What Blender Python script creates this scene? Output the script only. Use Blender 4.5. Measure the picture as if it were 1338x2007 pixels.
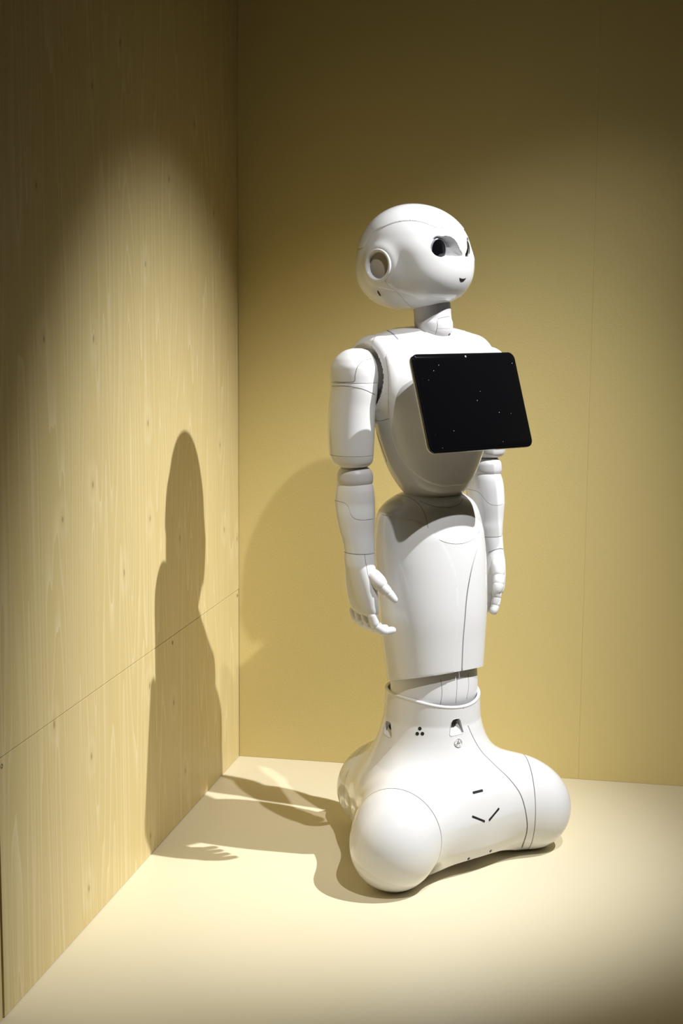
import bpy, math, random
import numpy as np
from mathutils import Vector, Matrix
from mathutils.bvhtree import BVHTree

sc = bpy.context.scene
for o in list(bpy.data.objects): bpy.data.objects.remove(o)

# ------------------------------------------------------------------ camera
FPX = 2945.9; YAW = .198214; PITCH = .141894; ROLL = -.0066354; HC = 1.005
CAM = np.array([.84606*HC, -3.08977*HC, HC])
_r0 = np.array([math.cos(YAW), math.sin(YAW), 0]); _f0 = np.array([-math.sin(YAW), math.cos(YAW), 0]); _z = np.array([0, 0, 1.])
FW = _f0*math.cos(PITCH)-_z*math.sin(PITCH); UP = _f0*math.sin(PITCH)+_z*math.cos(PITCH)
RX = _r0*math.cos(ROLL)-UP*math.sin(ROLL); RY = _r0*math.sin(ROLL)+UP*math.cos(ROLL)
cd = bpy.data.cameras.new('camera'); cam = bpy.data.objects.new('camera', cd); sc.collection.objects.link(cam)
cd.sensor_fit = 'AUTO'; cd.sensor_width = 36; cd.lens = FPX/2007*36
cam.matrix_world = Matrix(((RX[0], RY[0], -FW[0], CAM[0]), (RX[1], RY[1], -FW[1], CAM[1]), (RX[2], RY[2], -FW[2], CAM[2]), (0, 0, 0, 1)))
cd.clip_start = .05
sc.camera = cam

# ------------------------------------------------------------------ world, lights, exposure
w = bpy.data.worlds.new('world'); sc.world = w; w.use_nodes = True
w.node_tree.nodes['Background'].inputs[0].default_value = (1.0, .74, .25, 1)
w.node_tree.nodes['Background'].inputs[1].default_value = .008
sc.view_settings.view_transform = 'Standard'; sc.view_settings.look = 'None'
sc.view_settings.exposure = 0; sc.view_settings.gamma = 1; sc.view_settings.use_curve_mapping = False

def spot(name, loc, target, power, size, blend, radius, color):
    l = bpy.data.lights.new(name, 'SPOT'); l.energy = power; l.spot_size = math.radians(size); l.spot_blend = blend
    l.shadow_soft_size = radius; l.color = color
    o = bpy.data.objects.new(name, l); sc.collection.objects.link(o); o.location = loc
    o.rotation_euler = (Vector(target)-Vector(loc)).to_track_quat('-Z', 'Y').to_euler()
    return o
spot('key_spot', (2.083, -.716, 2.929), (.05, -.49, .08), 595, 33, 1, .016, (.97, .985, 1))
spot('front_spot', (1.441, -2.049, 3.19), (.45, -.26, .06), 270, 29.5, 1, .02, (1, .985, .97))

# ------------------------------------------------------------------ materials
def mat(name, col, rough=.5, spec=.5, metal=0, coat=0, coat_rough=.05, emis=None):
    m = bpy.data.materials.new(name); m.use_nodes = True; b = m.node_tree.nodes['Principled BSDF']
    b.inputs['Base Color'].default_value = (*col, 1); b.inputs['Roughness'].default_value = rough
    b.inputs['Specular IOR Level'].default_value = spec; b.inputs['Metallic'].default_value = metal
    b.inputs['Coat Weight'].default_value = coat; b.inputs['Coat Roughness'].default_value = coat_rough
    return m
def nn(m, t, **k):
    n = m.node_tree.nodes.new(t)
    for a, v in k.items(): setattr(n, a, v)
    return n
def lk(m, a, b): m.node_tree.links.new(a, b)

WHITE = mat('white_gloss_plastic', (.70, .70, .70), .09)
def tint(m, c1, c2, scale=6):
    b = m.node_tree.nodes['Principled BSDF']; n = nn(m, 'ShaderNodeTexNoise'); n.inputs['Scale'].default_value = scale
    tc = nn(m, 'ShaderNodeTexCoord'); lk(m, tc.outputs['Object'], n.inputs['Vector'])
    mx = nn(m, 'ShaderNodeMix', data_type='RGBA'); lk(m, n.outputs['Fac'], mx.inputs['Factor'])
    mx.inputs['A'].default_value = (*c1, 1); mx.inputs['B'].default_value = (*c2, 1)
    lk(m, mx.outputs['Result'], b.inputs['Base Color'])
tint(WHITE, (.71, .708, .71), (.69, .69, .69))
SATIN = mat('white_satin_plastic', (.80, .79, .79), .38)
tint(SATIN, (.69, .685, .69), (.66, .655, .66))
GREYJ = mat('pale_grey_joint_plastic', (.70, .68, .69), .45)
tint(GREYJ, (.58, .565, .575), (.55, .535, .545))
EARG = mat('grey_speaker_mesh', (.42, .39, .35), .6)
tint(EARG, (.40, .37, .33), (.44, .41, .37), 400)
BLACK = mat('black_glass', (.003, .003, .004), .04, .45)
tint(BLACK, (.0025, .0025, .003), (.004, .004, .005))
# fine dust specks on the screen
DUST = mat('black_screen_glass', (.003, .003, .004), .05, .35)
def _dust():
    m = DUST; b = m.node_tree.nodes['Principled BSDF']; tc = nn(m, 'ShaderNodeTexCoord')
    v = nn(m, 'ShaderNodeTexVoronoi'); v.inputs['Scale'].default_value = 75; lk(m, tc.outputs['Object'], v.inputs['Vector'])
    lt = nn(m, 'ShaderNodeMath', operation='LESS_THAN'); lk(m, v.outputs['Distance'], lt.inputs[0]); lt.inputs[1].default_value = .05
    sep = nn(m, 'ShaderNodeSeparateColor'); lk(m, v.outputs['Color'], sep.inputs[0])
    g2 = nn(m, 'ShaderNodeMath', operation='GREATER_THAN'); lk(m, sep.outputs[0], g2.inputs[0]); g2.inputs[1].default_value = .45
    mu = nn(m, 'ShaderNodeMath', operation='MULTIPLY'); lk(m, lt.outputs[0], mu.inputs[0]); lk(m, g2.outputs[0], mu.inputs[1])
    mx = nn(m, 'ShaderNodeMix', data_type='RGBA'); lk(m, mu.outputs[0], mx.inputs['Factor'])
    mx.inputs['A'].default_value = (.0025, .0025, .003, 1); mx.inputs['B'].default_value = (.3, .3, .32, 1)
    lk(m, mx.outputs['Result'], b.inputs['Base Color'])
_dust()
DARK = mat('dark_recess', (.012, .011, .010), .5); tint(DARK, (.010, .009, .008), (.015, .014, .012), 30)
LENS = mat('dark_lens', (.01, .01, .013), .08, .6); tint(LENS, (.008, .008, .010), (.014, .014, .018), 30)
RUBBER = mat('black_rubber', (.02, .02, .02), .7); tint(RUBBER, (.018, .018, .018), (.026, .026, .025), 60)
SEAM = mat('shadow_gap_grey', (.16, .145, .12), .7); tint(SEAM, (.15, .135, .11), (.18, .165, .14), 50)
SEAML = mat('pale_moulded_ridge', (.84, .835, .83), .25); tint(SEAML, (.80, .80, .80), (.78, .78, .78))
LILAC = mat('pale_lilac_light_strip', (.50, .50, .56), .3); tint(LILAC, (.27, .27, .34), (.31, .31, .38), 20)
CHROME = mat('lens_ring', (.30, .29, .33), .25, metal=.3); tint(CHROME, (.28, .27, .31), (.34, .33, .37), 20)
SCREW = mat('countersunk_screw', (.10, .085, .06), .45, metal=.5); tint(SCREW, (.08, .07, .05), (.13, .11, .08), 200)

def paint(name, c1, c2, rough, bump, spec=.4):
    m = mat(name, c1, rough, spec); b = m.node_tree.nodes['Principled BSDF']
    g = nn(m, 'ShaderNodeNewGeometry'); n = nn(m, 'ShaderNodeTexNoise'); n.inputs['Scale'].default_value = 3; n.inputs['Detail'].default_value = 6
    lk(m, g.outputs['Position'], n.inputs['Vector'])
    mx = nn(m, 'ShaderNodeMix', data_type='RGBA'); lk(m, n.outputs['Fac'], mx.inputs['Factor'])
    mx.inputs['A'].default_value = (*c1, 1); mx.inputs['B'].default_value = (*c2, 1); lk(m, mx.outputs['Result'], b.inputs['Base Color'])
    n2 = nn(m, 'ShaderNodeTexNoise'); n2.inputs['Scale'].default_value = 260; n2.inputs['Detail'].default_value = 3
    lk(m, g.outputs['Position'], n2.inputs['Vector'])
    bp = nn(m, 'ShaderNodeBump'); bp.inputs['Strength'].default_value = bump; bp.inputs['Distance'].default_value = .0006
    lk(m, n2.outputs['Fac'], bp.inputs['Height']); lk(m, bp.outputs['Normal'], b.inputs['Normal'])
    return m
WALLC1 = (.74, .615, .275); WALLC2 = (.715, .59, .26)
FLOORC1 = (.75, .675, .485); FLOORC2 = (.73, .655, .47)
WALLP = paint('beige_wall_paint', WALLC1, WALLC2, .55, .35)
FLOORP = paint('cream_floor_paint', FLOORC1, FLOORC2, .42, .25)

PLY_A = (.68, .55, .27); PLY_B = (.60, .475, .215); PLY_L = (.82, .72, .46)
def plywood():
    m = mat('washed_plywood', PLY_A, .5, .35); b = m.node_tree.nodes['Principled BSDF']
    tc = nn(m, 'ShaderNodeTexCoord'); mp = nn(m, 'ShaderNodeMapping'); lk(m, tc.outputs['Object'], mp.inputs['Vector'])
    mp.inputs['Scale'].default_value = (1, 6.5, .34)
    n1 = nn(m, 'ShaderNodeTexNoise'); n1.inputs['Scale'].default_value = 1.1; n1.inputs['Detail'].default_value = 2.5; n1.inputs['Roughness'].default_value = .45
    lk(m, mp.outputs[0], n1.inputs['Vector'])
    # contour lines of a stretched field: growth rings cut flat
    k = nn(m, 'ShaderNodeMath', operation='MULTIPLY'); lk(m, n1.outputs['Fac'], k.inputs[0]); k.inputs[1].default_value = 30
    fr = nn(m, 'ShaderNodeMath', operation='FRACT'); lk(m, k.outputs[0], fr.inputs[0])
    cr = nn(m, 'ShaderNodeValToRGB'); lk(m, fr.outputs[0], cr.inputs[0])
    e = cr.color_ramp.elements; e[0].position = 0; e[0].color = (1, 1, 1, 1); e[1].position = 1; e[1].color = (0, 0, 0, 1)
    a = cr.color_ramp.elements.new(.10); a.color = (.55, .55, .55, 1); a = cr.color_ramp.elements.new(.35); a.color = (.1, .1, .1, 1)
    # fine pores
    mp2 = nn(m, 'ShaderNodeMapping'); lk(m, tc.outputs['Object'], mp2.inputs['Vector']); mp2.inputs['Scale'].default_value = (1, 260, 7)
    n2 = nn(m, 'ShaderNodeTexNoise'); n2.inputs['Scale'].default_value = 1; n2.inputs['Detail'].default_value = 3; lk(m, mp2.outputs[0], n2.inputs['Vector'])
    mx = nn(m, 'ShaderNodeMix', data_type='RGBA'); lk(m, n2.outputs['Fac'], mx.inputs['Factor'])
    mx.inputs['A'].default_value = (*PLY_A, 1); mx.inputs['B'].default_value = (*PLY_B, 1)
    mu = nn(m, 'ShaderNodeMath', operation='MULTIPLY'); lk(m, cr.outputs[0], mu.inputs[0]); mu.inputs[1].default_value = .55
    mx2 = nn(m, 'ShaderNodeMix', data_type='RGBA'); lk(m, mu.outputs[0], mx2.inputs['Factor']); lk(m, mx.outputs['Result'], mx2.inputs['A'])
    mx2.inputs['B'].default_value = (*PLY_L, 1)
    # knots
    mp3 = nn(m, 'ShaderNodeMapping'); lk(m, tc.outputs['Object'], mp3.inputs['Vector']); mp3.inputs['Scale'].default_value = (1, 3.4, 2.1); mp3.inputs['Location'].default_value = (0, .3, .12)
    nz = nn(m, 'ShaderNodeTexNoise'); nz.inputs['Scale'].default_value = 9; lk(m, tc.outputs['Object'], nz.inputs['Vector'])
    ad = nn(m, 'ShaderNodeMix', data_type='VECTOR'); ad.inputs['Factor'].default_value = .06; lk(m, mp3.outputs[0], ad.inputs['A']); lk(m, nz.outputs['Color'], ad.inputs['B'])
    sx = nn(m, 'ShaderNodeSeparateXYZ'); lk(m, ad.outputs['Result'], sx.inputs[0]); cx = nn(m, 'ShaderNodeCombineXYZ'); lk(m, sx.outputs[1], cx.inputs[0]); lk(m, sx.outputs[2], cx.inputs[1])
    v = nn(m, 'ShaderNodeTexVoronoi'); v.voronoi_dimensions = '2D'; v.inputs['Scale'].default_value = 2.1; lk(m, cx.outputs[0], v.inputs['Vector'])
    c2 = nn(m, 'ShaderNodeValToRGB'); lk(m, v.outputs['Distance'], c2.inputs[0])
    e = c2.color_ramp.elements; e[0].position = 0; e[0].color = (1, 1, 1, 1); e[1].position = .036; e[1].color = (0, 0, 0, 1)
    sp = nn(m, 'ShaderNodeSeparateColor'); lk(m, v.outputs['Color'], sp.inputs[0])
    gt = nn(m, 'ShaderNodeMath', operation='GREATER_THAN'); lk(m, sp.outputs[0], gt.inputs[0]); gt.inputs[1].default_value = .45
    m3 = nn(m, 'ShaderNodeMath', operation='MULTIPLY'); lk(m, c2.outputs[0], m3.inputs[0]); lk(m, gt.outputs[0], m3.inputs[1])
    m4 = nn(m, 'ShaderNodeMath', operation='MULTIPLY'); lk(m, m3.outputs[0], m4.inputs[0]); m4.inputs[1].default_value = .8
    mx3 = nn(m, 'ShaderNodeMix', data_type='RGBA'); lk(m, m4.outputs[0], mx3.inputs['Factor']); lk(m, mx2.outputs['Result'], mx3.inputs['A'])
    mx3.inputs['B'].default_value = (.22, .16, .07, 1)
    # pale halo round the knots
    c4 = nn(m, 'ShaderNodeValToRGB'); lk(m, v.outputs['Distance'], c4.inputs[0])
    e = c4.color_ramp.elements; e[0].position = .05; e[0].color = (0, 0, 0, 1); e[1].position = .2; e[1].color = (0, 0, 0, 1)
    a = c4.color_ramp.elements.new(.11); a.color = (.22, .22, .22, 1)
    m5 = nn(m, 'ShaderNodeMath', operation='MULTIPLY'); lk(m, c4.outputs[0], m5.inputs[0]); lk(m, gt.outputs[0], m5.inputs[1])
    mx4 = nn(m, 'ShaderNodeMix', data_type='RGBA'); lk(m, m5.outputs[0], mx4.inputs['Factor']); lk(m, mx3.outputs['Result'], mx4.inputs['A']); mx4.inputs['B'].default_value = (*PLY_L, 1)
    lk(m, mx4.outputs['Result'], b.inputs['Base Color'])
    bp = nn(m, 'ShaderNodeBump'); bp.inputs['Strength'].default_value = .25; bp.inputs['Distance'].default_value = .0004
    lk(m, n2.outputs['Fac'], bp.inputs['Height']); lk(m, bp.outputs['Normal'], b.inputs['Normal'])
    return m
PLY = plywood()
PLYEDGE = mat('plywood_edge', (.33, .25, .10), .7); tint(PLYEDGE, (.28, .21, .08), (.40, .30, .13), 40)

# ------------------------------------------------------------------ mesh helpers
def link(name, V, F, m, parent=None, smooth=True, sharp=40, label=None):
    me = bpy.data.meshes.new(name); me.from_pydata([tuple(map(float, v)) for v in V], [], [tuple(map(int, f)) for f in F]); me.validate(); me.update()
    o = bpy.data.objects.new(name, me); sc.collection.objects.link(o)
    me.materials.append(m)
    if smooth:
        me.shade_smooth()
        me.set_sharp_from_angle(angle=math.radians(sharp))
    if parent is not None: o.parent = parent
    if label: o['label'] = label
    return o
def box(name, a, b, m, parent=None, bev=0, **k):
    (x0, y0, z0), (x1, y1, z1) = a, b
    V = [(x, y, z) for x in (x0, x1) for y in (y0, y1) for z in (z0, z1)]
    F = [(0, 1, 3, 2), (4, 6, 7, 5), (0, 4, 5, 1), (2, 3, 7, 6), (0, 2, 6, 4), (1, 5, 7, 3)]
    o = link(name, V, F, m, parent, smooth=False, **k)
    if bev:
        md = o.modifiers.new('bevel', 'BEVEL'); md.width = bev; md.segments = 2
    return o
def cr_interp(keys, n):
    """smooth resampling of a key table by its first column (monotone cubic)."""
    K = np.array(keys, float); x = K[:, 0]
    h = np.diff(x); d = np.diff(K, axis=0)/h[:, None]
    mm = np.zeros_like(K); mm[0] = d[0]; mm[-1] = d[-1]
    for i in range(1, len(x)-1):
        a, b = d[i-1], d[i]; w1 = 2*h[i]+h[i-1]; w2 = h[i]+2*h[i-1]
        with np.errstate(divide='ignore', invalid='ignore'):
            hm = (w1+w2)/(w1/a+w2/b)
        mm[i] = np.where(a*b > 0, hm, 0)
    t = np.linspace(x[0], x[-1], n) if np.isscalar(n) else np.asarray(n)
    i = np.clip(np.searchsorted(x, t, side='right')-1, 0, len(x)-2)
    s = ((t-x[i])/h[i])[:, None]; hh = h[i][:, None]
    return (2*s**3-3*s**2+1)*K[i]+(s**3-2*s**2+s)*hh*mm[i]+(-2*s**3+3*s**2)*K[i+1]+(s**3-s**2)*hh*mm[i+1]
def grid_faces(nr, ns, closed=True):
    F = []
    for i in range(nr-1):
        for j in range(ns if closed else ns-1):
            j2 = (j+1) % ns
            F.append((i*ns+j, i*ns+j2, (i+1)*ns+j2, (i+1)*ns+j))
    return F
def loft(keys, nr=60, ns=64, cap=True, expo=2.0):
    """keys: (z, l, f, a, b_front, b_back) in the robot's frame; l = its left, f = its front."""
    K = cr_interp(keys, nr); V = []
    th = np.linspace(0, 2*np.pi, ns, endpoint=False)
    c, s = np.cos(th), np.sin(th)
    for z, l, f, a, bf, bb in K[:, :6]:
        rr = (np.abs(c)**expo+np.abs(s)**expo)**(-1/expo)
        x = a*c*rr; y = np.where(s > 0, bf, bb)*s*rr
        V.append(np.stack([l+x, -(f+y), np.full(ns, z)], 1))
    V = np.concatenate(V); F = grid_faces(nr, ns)
    F = [f[::-1] for f in F]
    if cap:
        F.append(tuple(range(ns))); F.append(tuple((nr-1)*ns+j for j in range(ns))[::-1])
    return V, F
def sweep(pts, rad, n=16, steps=6, flat=1.0, cap=True, side=None):
    """round tube through pts with radius per point, domed ends."""
    P = np.array(pts, float); R = np.array(rad, float) if np.ndim(rad) else np.full(len(P), rad)
    d = np.r_[0, np.cumsum(np.linalg.norm(np.diff(P, axis=0), axis=1))]
    if steps > 1 and len(P) > 2:
        K = []
        for i in range(len(P)-1):
            p0 = P[max(i-1, 0)]; p1 = P[i]; p2 = P[i+1]; p3 = P[min(i+2, len(P)-1)]
            for t in np.linspace(0, 1, steps, endpoint=False):
                K.append(np.r_[.5*((2*p1)+(-p0+p2)*t+(2*p0-5*p1+4*p2-p3)*t*t+(-p0+3*p1-3*p2+p3)*t**3), R[i]+(R[i+1]-R[i])*(t*t*(3-2*t))])
        K.append(np.r_[P[-1], R[-1]]); K = np.array(K); P = K[:, :3]; R = K[:, 3]
    T = np.gradient(P, axis=0); T /= np.linalg.norm(T, axis=1)[:, None]+1e-12
    if cap:
        r0, r1 = R[0], R[-1]; aa = np.radians([84, 60, 35]); bb = aa[::-1]
        P = np.r_[[P[0]-T[0]*r0*math.sin(a) for a in aa], P, [P[-1]+T[-1]*r1*math.sin(a) for a in bb]]
        R = np.r_[[r0*math.cos(a) for a in aa], R, [r1*math.cos(a) for a in bb]]
        T = np.r_[[T[0]]*3, T, [T[-1]]*3]
    u = np.cross(T[0], [0, 0, 1.]) if side is None else np.array(side, float)
    if np.linalg.norm(u) < 1e-3: u = np.cross(T[0], [0, 1., 0])
    V = []; th = np.linspace(0, 2*np.pi, n, endpoint=False)
    for p, t, r in zip(P, T, R):
        u = u-t*(u@t); u /= np.linalg.norm(u); v = np.cross(t, u)
        V.append(p+r*(np.cos(th)[:, None]*u*flat+np.sin(th)[:, None]*v))
    V = np.concatenate(V); nr = len(P); F = grid_faces(nr, n)
    F.append(tuple(range(n))[::-1]); F.append(tuple((nr-1)*n+j for j in range(n)))
    return V, F
def lathe(prof, axis, center, n=40, up=(0, 0, 1)):
    """prof: (radius, height along axis)."""
    ax = np.array(axis, float); ax /= np.linalg.norm(ax); u = np.cross(up, ax)
    if np.linalg.norm(u) < 1e-3: u = np.cross((0, 1, 0), ax)
    u /= np.linalg.norm(u); v = np.cross(ax, u)
    th = np.linspace(0, 2*np.pi, n, endpoint=False)
    V = np.concatenate([np.array(center)+ax*h+r*(np.cos(th)[:, None]*u+np.sin(th)[:, None]*v) for r, h in prof])
    F = grid_faces(len(prof), n); F.append(tuple(range(n))[::-1]); F.append(tuple((len(prof)-1)*n+j for j in range(n)))
    return V, F
def merge(*parts):
    V = []; F = []; k = 0
    for v, f in parts:
        V.append(np.array(v)); F += [tuple(i+k for i in g) for g in f]; k += len(v)
    return np.concatenate(V), F
def split(V, F, g, gap=.0004, lip=.0025):
    """cut a mesh along g=0 (g in metres); returns the g<0 and the g>0 shells, each with an inward lip: a real joint."""
    V = np.asarray(V, float); g = np.asarray(g, float)
    nrm = vnormals(V, F); out = []
    for sgn in (-1, 1):
        h = sgn*g-gap; VV = list(V); NN = list(nrm); FF = []; cut = {}; cedges = []
        def cp(a, b):
            k = (min(a, b), max(a, b))
            if k not in cut:
                t = h[a]/(h[a]-h[b]); VV.append(V[a]+(V[b]-V[a])*t); NN.append(nrm[a]+(nrm[b]-nrm[a])*t); cut[k] = len(VV)-1
            return cut[k]
        inside = h > 0
        for f in F:
            ins = [inside[i] for i in f]
            if all(ins): FF.append(tuple(f)); continue
            if not any(ins): continue
            poly = []; cc = []
            for q, a in enumerate(f):
                b = f[(q+1) % len(f)]
                if inside[a]: poly.append(a)
                if inside[a] != inside[b]: c = cp(a, b); poly.append(c); cc.append((c, inside[a]))
            if len(poly) >= 3: FF.append(tuple(poly))
            if len(cc) == 2:
                # direction so the lip faces outward
                (c0, ex), (c1, _) = cc
                cedges.append((c0, c1) if ex else (c1, c0))
        low = {}
        for a, b in cedges:
            for c in (a, b):
                if c not in low:
                    n = NN[c]/(np.linalg.norm(NN[c])+1e-9); VV.append(VV[c]-n*lip); low[c] = len(VV)-1
            FF.append((b, a, low[a], low[b]))
        VV = np.array(VV); used = np.unique([i for f in FF for i in f]) if FF else np.array([], int)
        mp = -np.ones(len(VV), int); mp[used] = np.arange(len(used))
        out.append((VV[used], [tuple(mp[i] for i in f) for f in FF]))
    return out
def vnormals(V, F):
    N = np.zeros_like(V); q = np.array([f for f in F if len(f) == 4]); 
    if len(q):
        n = np.cross(V[q[:, 2]]-V[q[:, 0]], V[q[:, 3]]-V[q[:, 1]])
        for k in range(4): np.add.at(N, q[:, k], n)
    for f in F:
        if len(f) != 4:
            n = np.cross(V[f[1]]-V[f[0]], V[f[2]]-V[f[0]])
            for i in f: N[i] += n
    return N/(np.linalg.norm(N, axis=1)[:, None]+1e-12)
def star(center, R, nlat, naz, lat0=-89.6, lat1=89.6):
    """closed surface around center; R(dirs)->radius."""
    lat = np.radians(np.linspace(lat0, lat1, nlat)); az = np.linspace(0, 2*np.pi, naz, endpoint=False)
    LA, AZ = np.meshgrid(lat, az, indexing='ij')
    D = np.stack([np.cos(LA)*np.cos(AZ), np.cos(LA)*np.sin(AZ), np.sin(LA)], -1).reshape(-1, 3)
    V = np.array(center)+D*R(D)[:, None]
    F = grid_faces(nlat, naz); F.append(tuple(range(naz))[::-1]); F.append(tuple((nlat-1)*naz+j for j in range(naz)))
    return V, F

# ------------------------------------------------------------------ the setting
XS = .737*HC; ZJ = .3735*HC; YE = -1.2441*HC
floor = box('floor', (-.12, -4.6, -.06), (3.2, .1, 0), FLOORP); floor['kind'] = 'structure'
wl = box('wall_left', (-.10, -4.4, 0), (-.018, .1, 3.5), PLYEDGE); wl['kind'] = 'structure'
def panel(nm, a, b, m, parent, bev=.0004): return box(nm, a, b, m, parent, bev=bev)
G = .0007
panel('plywood_panel', (-.018, YE+.003, .001), (0, -.001, ZJ-G), PLY, wl)
panel('plywood_panel', (-.018, YE+.003, ZJ+G), (.0004, -.001, 3.45), PLY, wl)
panel('plywood_panel', (-.018, -2.49, .001), (-.0005, YE-.003, ZJ-G), PLY, wl)
panel('plywood_panel', (-.018, -2.49, ZJ+G), (-.0002, YE-.003, 3.45), PLY, wl)
for y, z in [(-.012, ZJ+.012), (-.012, ZJ-.012), (-.470, ZJ+.0125), (-.470, ZJ-.0125), (-1.236, ZJ+.012), (-1.236, ZJ-.013), (-.012, .95), (-.012, 1.55)]:
    v, f = lathe([(.0001, -.002), (.0036, -.002), (.0036, .0002), (.0026, .0004), (.001, -.0004), (.0001, -.0004)], (1, 0, 0), (0, y, z), 14)
    link('screw', v, f, SCREW, wl)
wb = box('wall_back', (-.018, .012, 0), (3.2, .1, 3.5), PLYEDGE); wb['kind'] = 'structure'
panel('painted_panel', (.0001, 0, .0002), (XS, .012, 3.45), WALLP, wb)
panel('painted_panel', (XS+.0001, 0, .0002), (XS+1.25, .012, 3.45), WALLP, wb)
panel('painted_panel', (XS+1.251, 0, .0015), (3.19, .012, 3.45), WALLP, wb)

# ------------------------------------------------------------------ the robot
O = np.array([.492, -.475, 0]); TH = math.radians(46.8)
robot = bpy.data.objects.new('humanoid_robot', None); sc.collection.objects.link(robot)
robot.location = O; robot.rotation_euler = (0, 0, TH)
robot['label'] = 'glossy white humanoid robot with a black tablet on its chest, standing on a three-lobed base'
robot['category'] = 'robot'
cT, sT = math.cos(TH), math.sin(TH)
def P(l, f, z): return np.array([l, -f, z])             # robot frame
def toloc(p): d = np.asarray(p)-O; return np.array([d[0]*cT+d[1]*sT, -d[0]*sT+d[1]*cT, d[2]])
def dirloc(d): return np.array([d[0]*cT+d[1]*sT, -d[0]*sT+d[1]*cT, d[2]])
CL = toloc(CAM)
def hit(bvh, px, py):
    d = FW+RX*(px-669)/FPX-RY*(py-1003.5)/FPX
    r = bvh.ray_cast(Vector(CL), Vector(dirloc(d)).normalized())
    return (np.array(r[0]), np.array(r[1])) if r[0] is not None else (None, None)
def smooth2d(pts, steps=8):
    Q = np.array(pts, float); K = []
    if len(Q) < 3: return np.array([Q[0]+(Q[1]-Q[0])*t for t in np.linspace(0, 1, 12)])
    for i in range(len(Q)-1):
        p0 = Q[max(i-1, 0)]; p1 = Q[i]; p2 = Q[i+1]; p3 = Q[min(i+2, len(Q)-1)]
        for t in np.linspace(0, 1, steps, endpoint=False):
            K.append(.5*((2*p1)+(-p0+p2)*t+(2*p0-5*p1+4*p2-p3)*t*t+(-p0+3*p1-3*p2+p3)*t**3))
    K.append(Q[-1]); return np.array(K)
def bv(V, F): return BVHTree.FromPolygons([tuple(map(float, v)) for v in V], [tuple(map(int, f)) for f in F])
def seam(bvh, pts, parent, r=.0005, m=None, lift=0.0, name='panel_seam', mirror=False, maxjump=.02):
    H = []
    for x, y in smooth2d(pts):
        p, n = hit(bvh, x, y)
        if p is not None:
            if len(H) and np.linalg.norm(p+n*lift-H[-1]) > maxjump: continue
            H.append(p+n*lift)
    if len(H) < 3: print('SEAM MISS', pts[0]); return None
    H = np.array(H)
    v, f = sweep(H, r, n=6, steps=1, cap=False)
    o = link(name, v, f, m or SEAM, parent)
    if mirror:
        v2 = v.copy(); v2[:, 0] *= -1
        link(name, v2, [g[::-1] for g in f], m or SEAM, parent)
    return o
def smin(a, b, k):
    h = np.clip(.5+.5*(b-a)/k, 0, 1); return b+(a-b)*h-k*h*(1-h)
def capsule(p, a, b, r):
    a = np.array(a); b = np.array(b); pa = p-a; ba = b-a
    h = np.clip((pa@ba)/(ba@ba), 0, 1); return np.linalg.norm(pa-h[..., None]*ba, axis=-1)-r

# ---- base
LA_, LB_, LC_ = P(-.165, .105, .076), P(.166, .086, .076), P(-.006, -.158, .076)
def base_sdf(p):
    q = np.stack([p[:, 0], p[:, 1], p[:, 2]], 1)
    rr = np.hypot(q[:, 0], q[:, 1]); z = q[:, 2]
    prof = np.interp(z, [.0, .05, .10, .14, .18, .218, .257, .305, .36], [.125, .135, .135, .124, .108, .0975, .088, .0855, .0845])
    d = (rr-prof)*.85
    d = np.maximum(d, z-.40)
    d = np.maximum(d, .035-z)
    dl = None
    for L_ in (LA_, LB_, LC_):
        s = q.copy(); 
        e = np.linalg.norm((s-L_)/np.array([1, 1, 1.04]), axis=1)-.0755
        c = capsule(s, P(0, 0, .125), L_*np.array([.62, .62, 1])+np.array([0, 0, .02]), .062)
        e = smin(e, c, .05)
        dl = e if dl is None else smin(dl, e, .05)
    for a, b, rad in ((LA_, LB_, .062), (LA_, LC_, .055), (LB_, LC_, .055)):
        m_ = np.array([.80, .80, 1]); 
        dl = smin(dl, capsule(q, a*m_+np.array([0, 0, .022]), b*m_+np.array([0, 0, .022]), rad), .045)
    return smin(d, dl, .06)
def ray_R(sdf, center, rmax=.36):
    def R(D):
        n = 90; ts = np.linspace(0, rmax, n); lo = np.zeros(len(D)); hi = np.full(len(D), rmax)
        for t in ts:
            inside = sdf(np.array(center)+D*t) < 0
            lo = np.where(inside, t, lo)
        hi = lo+rmax/(n-1)
        for _ in range(14):
            mid = (lo+hi)/2; s = sdf(np.array(center)+D*mid[:, None]) < 0
            lo = np.where(s, mid, lo); hi = np.where(s, hi, mid)
        return (lo+hi)/2
    return R
cB = P(0, 0, .125)
V, F = star(cB, ray_R(base_sdf, cB), 260, 460)
RIM = .306
rimz = lambda f: RIM-.013*np.clip(f/.078, 0, 1.2)**2
# open the neck: cut above the rim with a rounded lip
lowB, _ = split(V, F, V[:, 2]-rimz(-V[:, 1]), gap=0, lip=.004)
V, F = lowB
bB = bv(V, F)
# front cover seam from its visible right-hand run -> angle as a function of height
def theta(v): return np.arctan2(v[..., 0], -v[..., 1])     # 0 = straight ahead, + = robot's left
pts = smooth2d([(905, 1352), (907, 1385), (918, 1425), (940, 1468), (968, 1498), (998, 1527), (1020, 1558), (1031, 1598), (1032, 1630), (1022, 1662)])
zt = []
for x, y in pts:
    p, n = hit(bB, x, y)
    if p is not None: zt.append((p[2], theta(p)))
zt = np.array(sorted(zt)); print('front seam', zt[0], zt[len(zt)//2], zt[-1])
thS = np.interp(V[:, 2], zt[:, 0], zt[:, 1]); rr = np.hypot(V[:, 0], V[:, 1])
base = link('base', *lathe([(.001, .262), (.078, .262), (.080, .268), (.080, .272), (.001, .272)], (0, 0, 1), (0, 0, 0), 48), DARK, robot)
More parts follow.
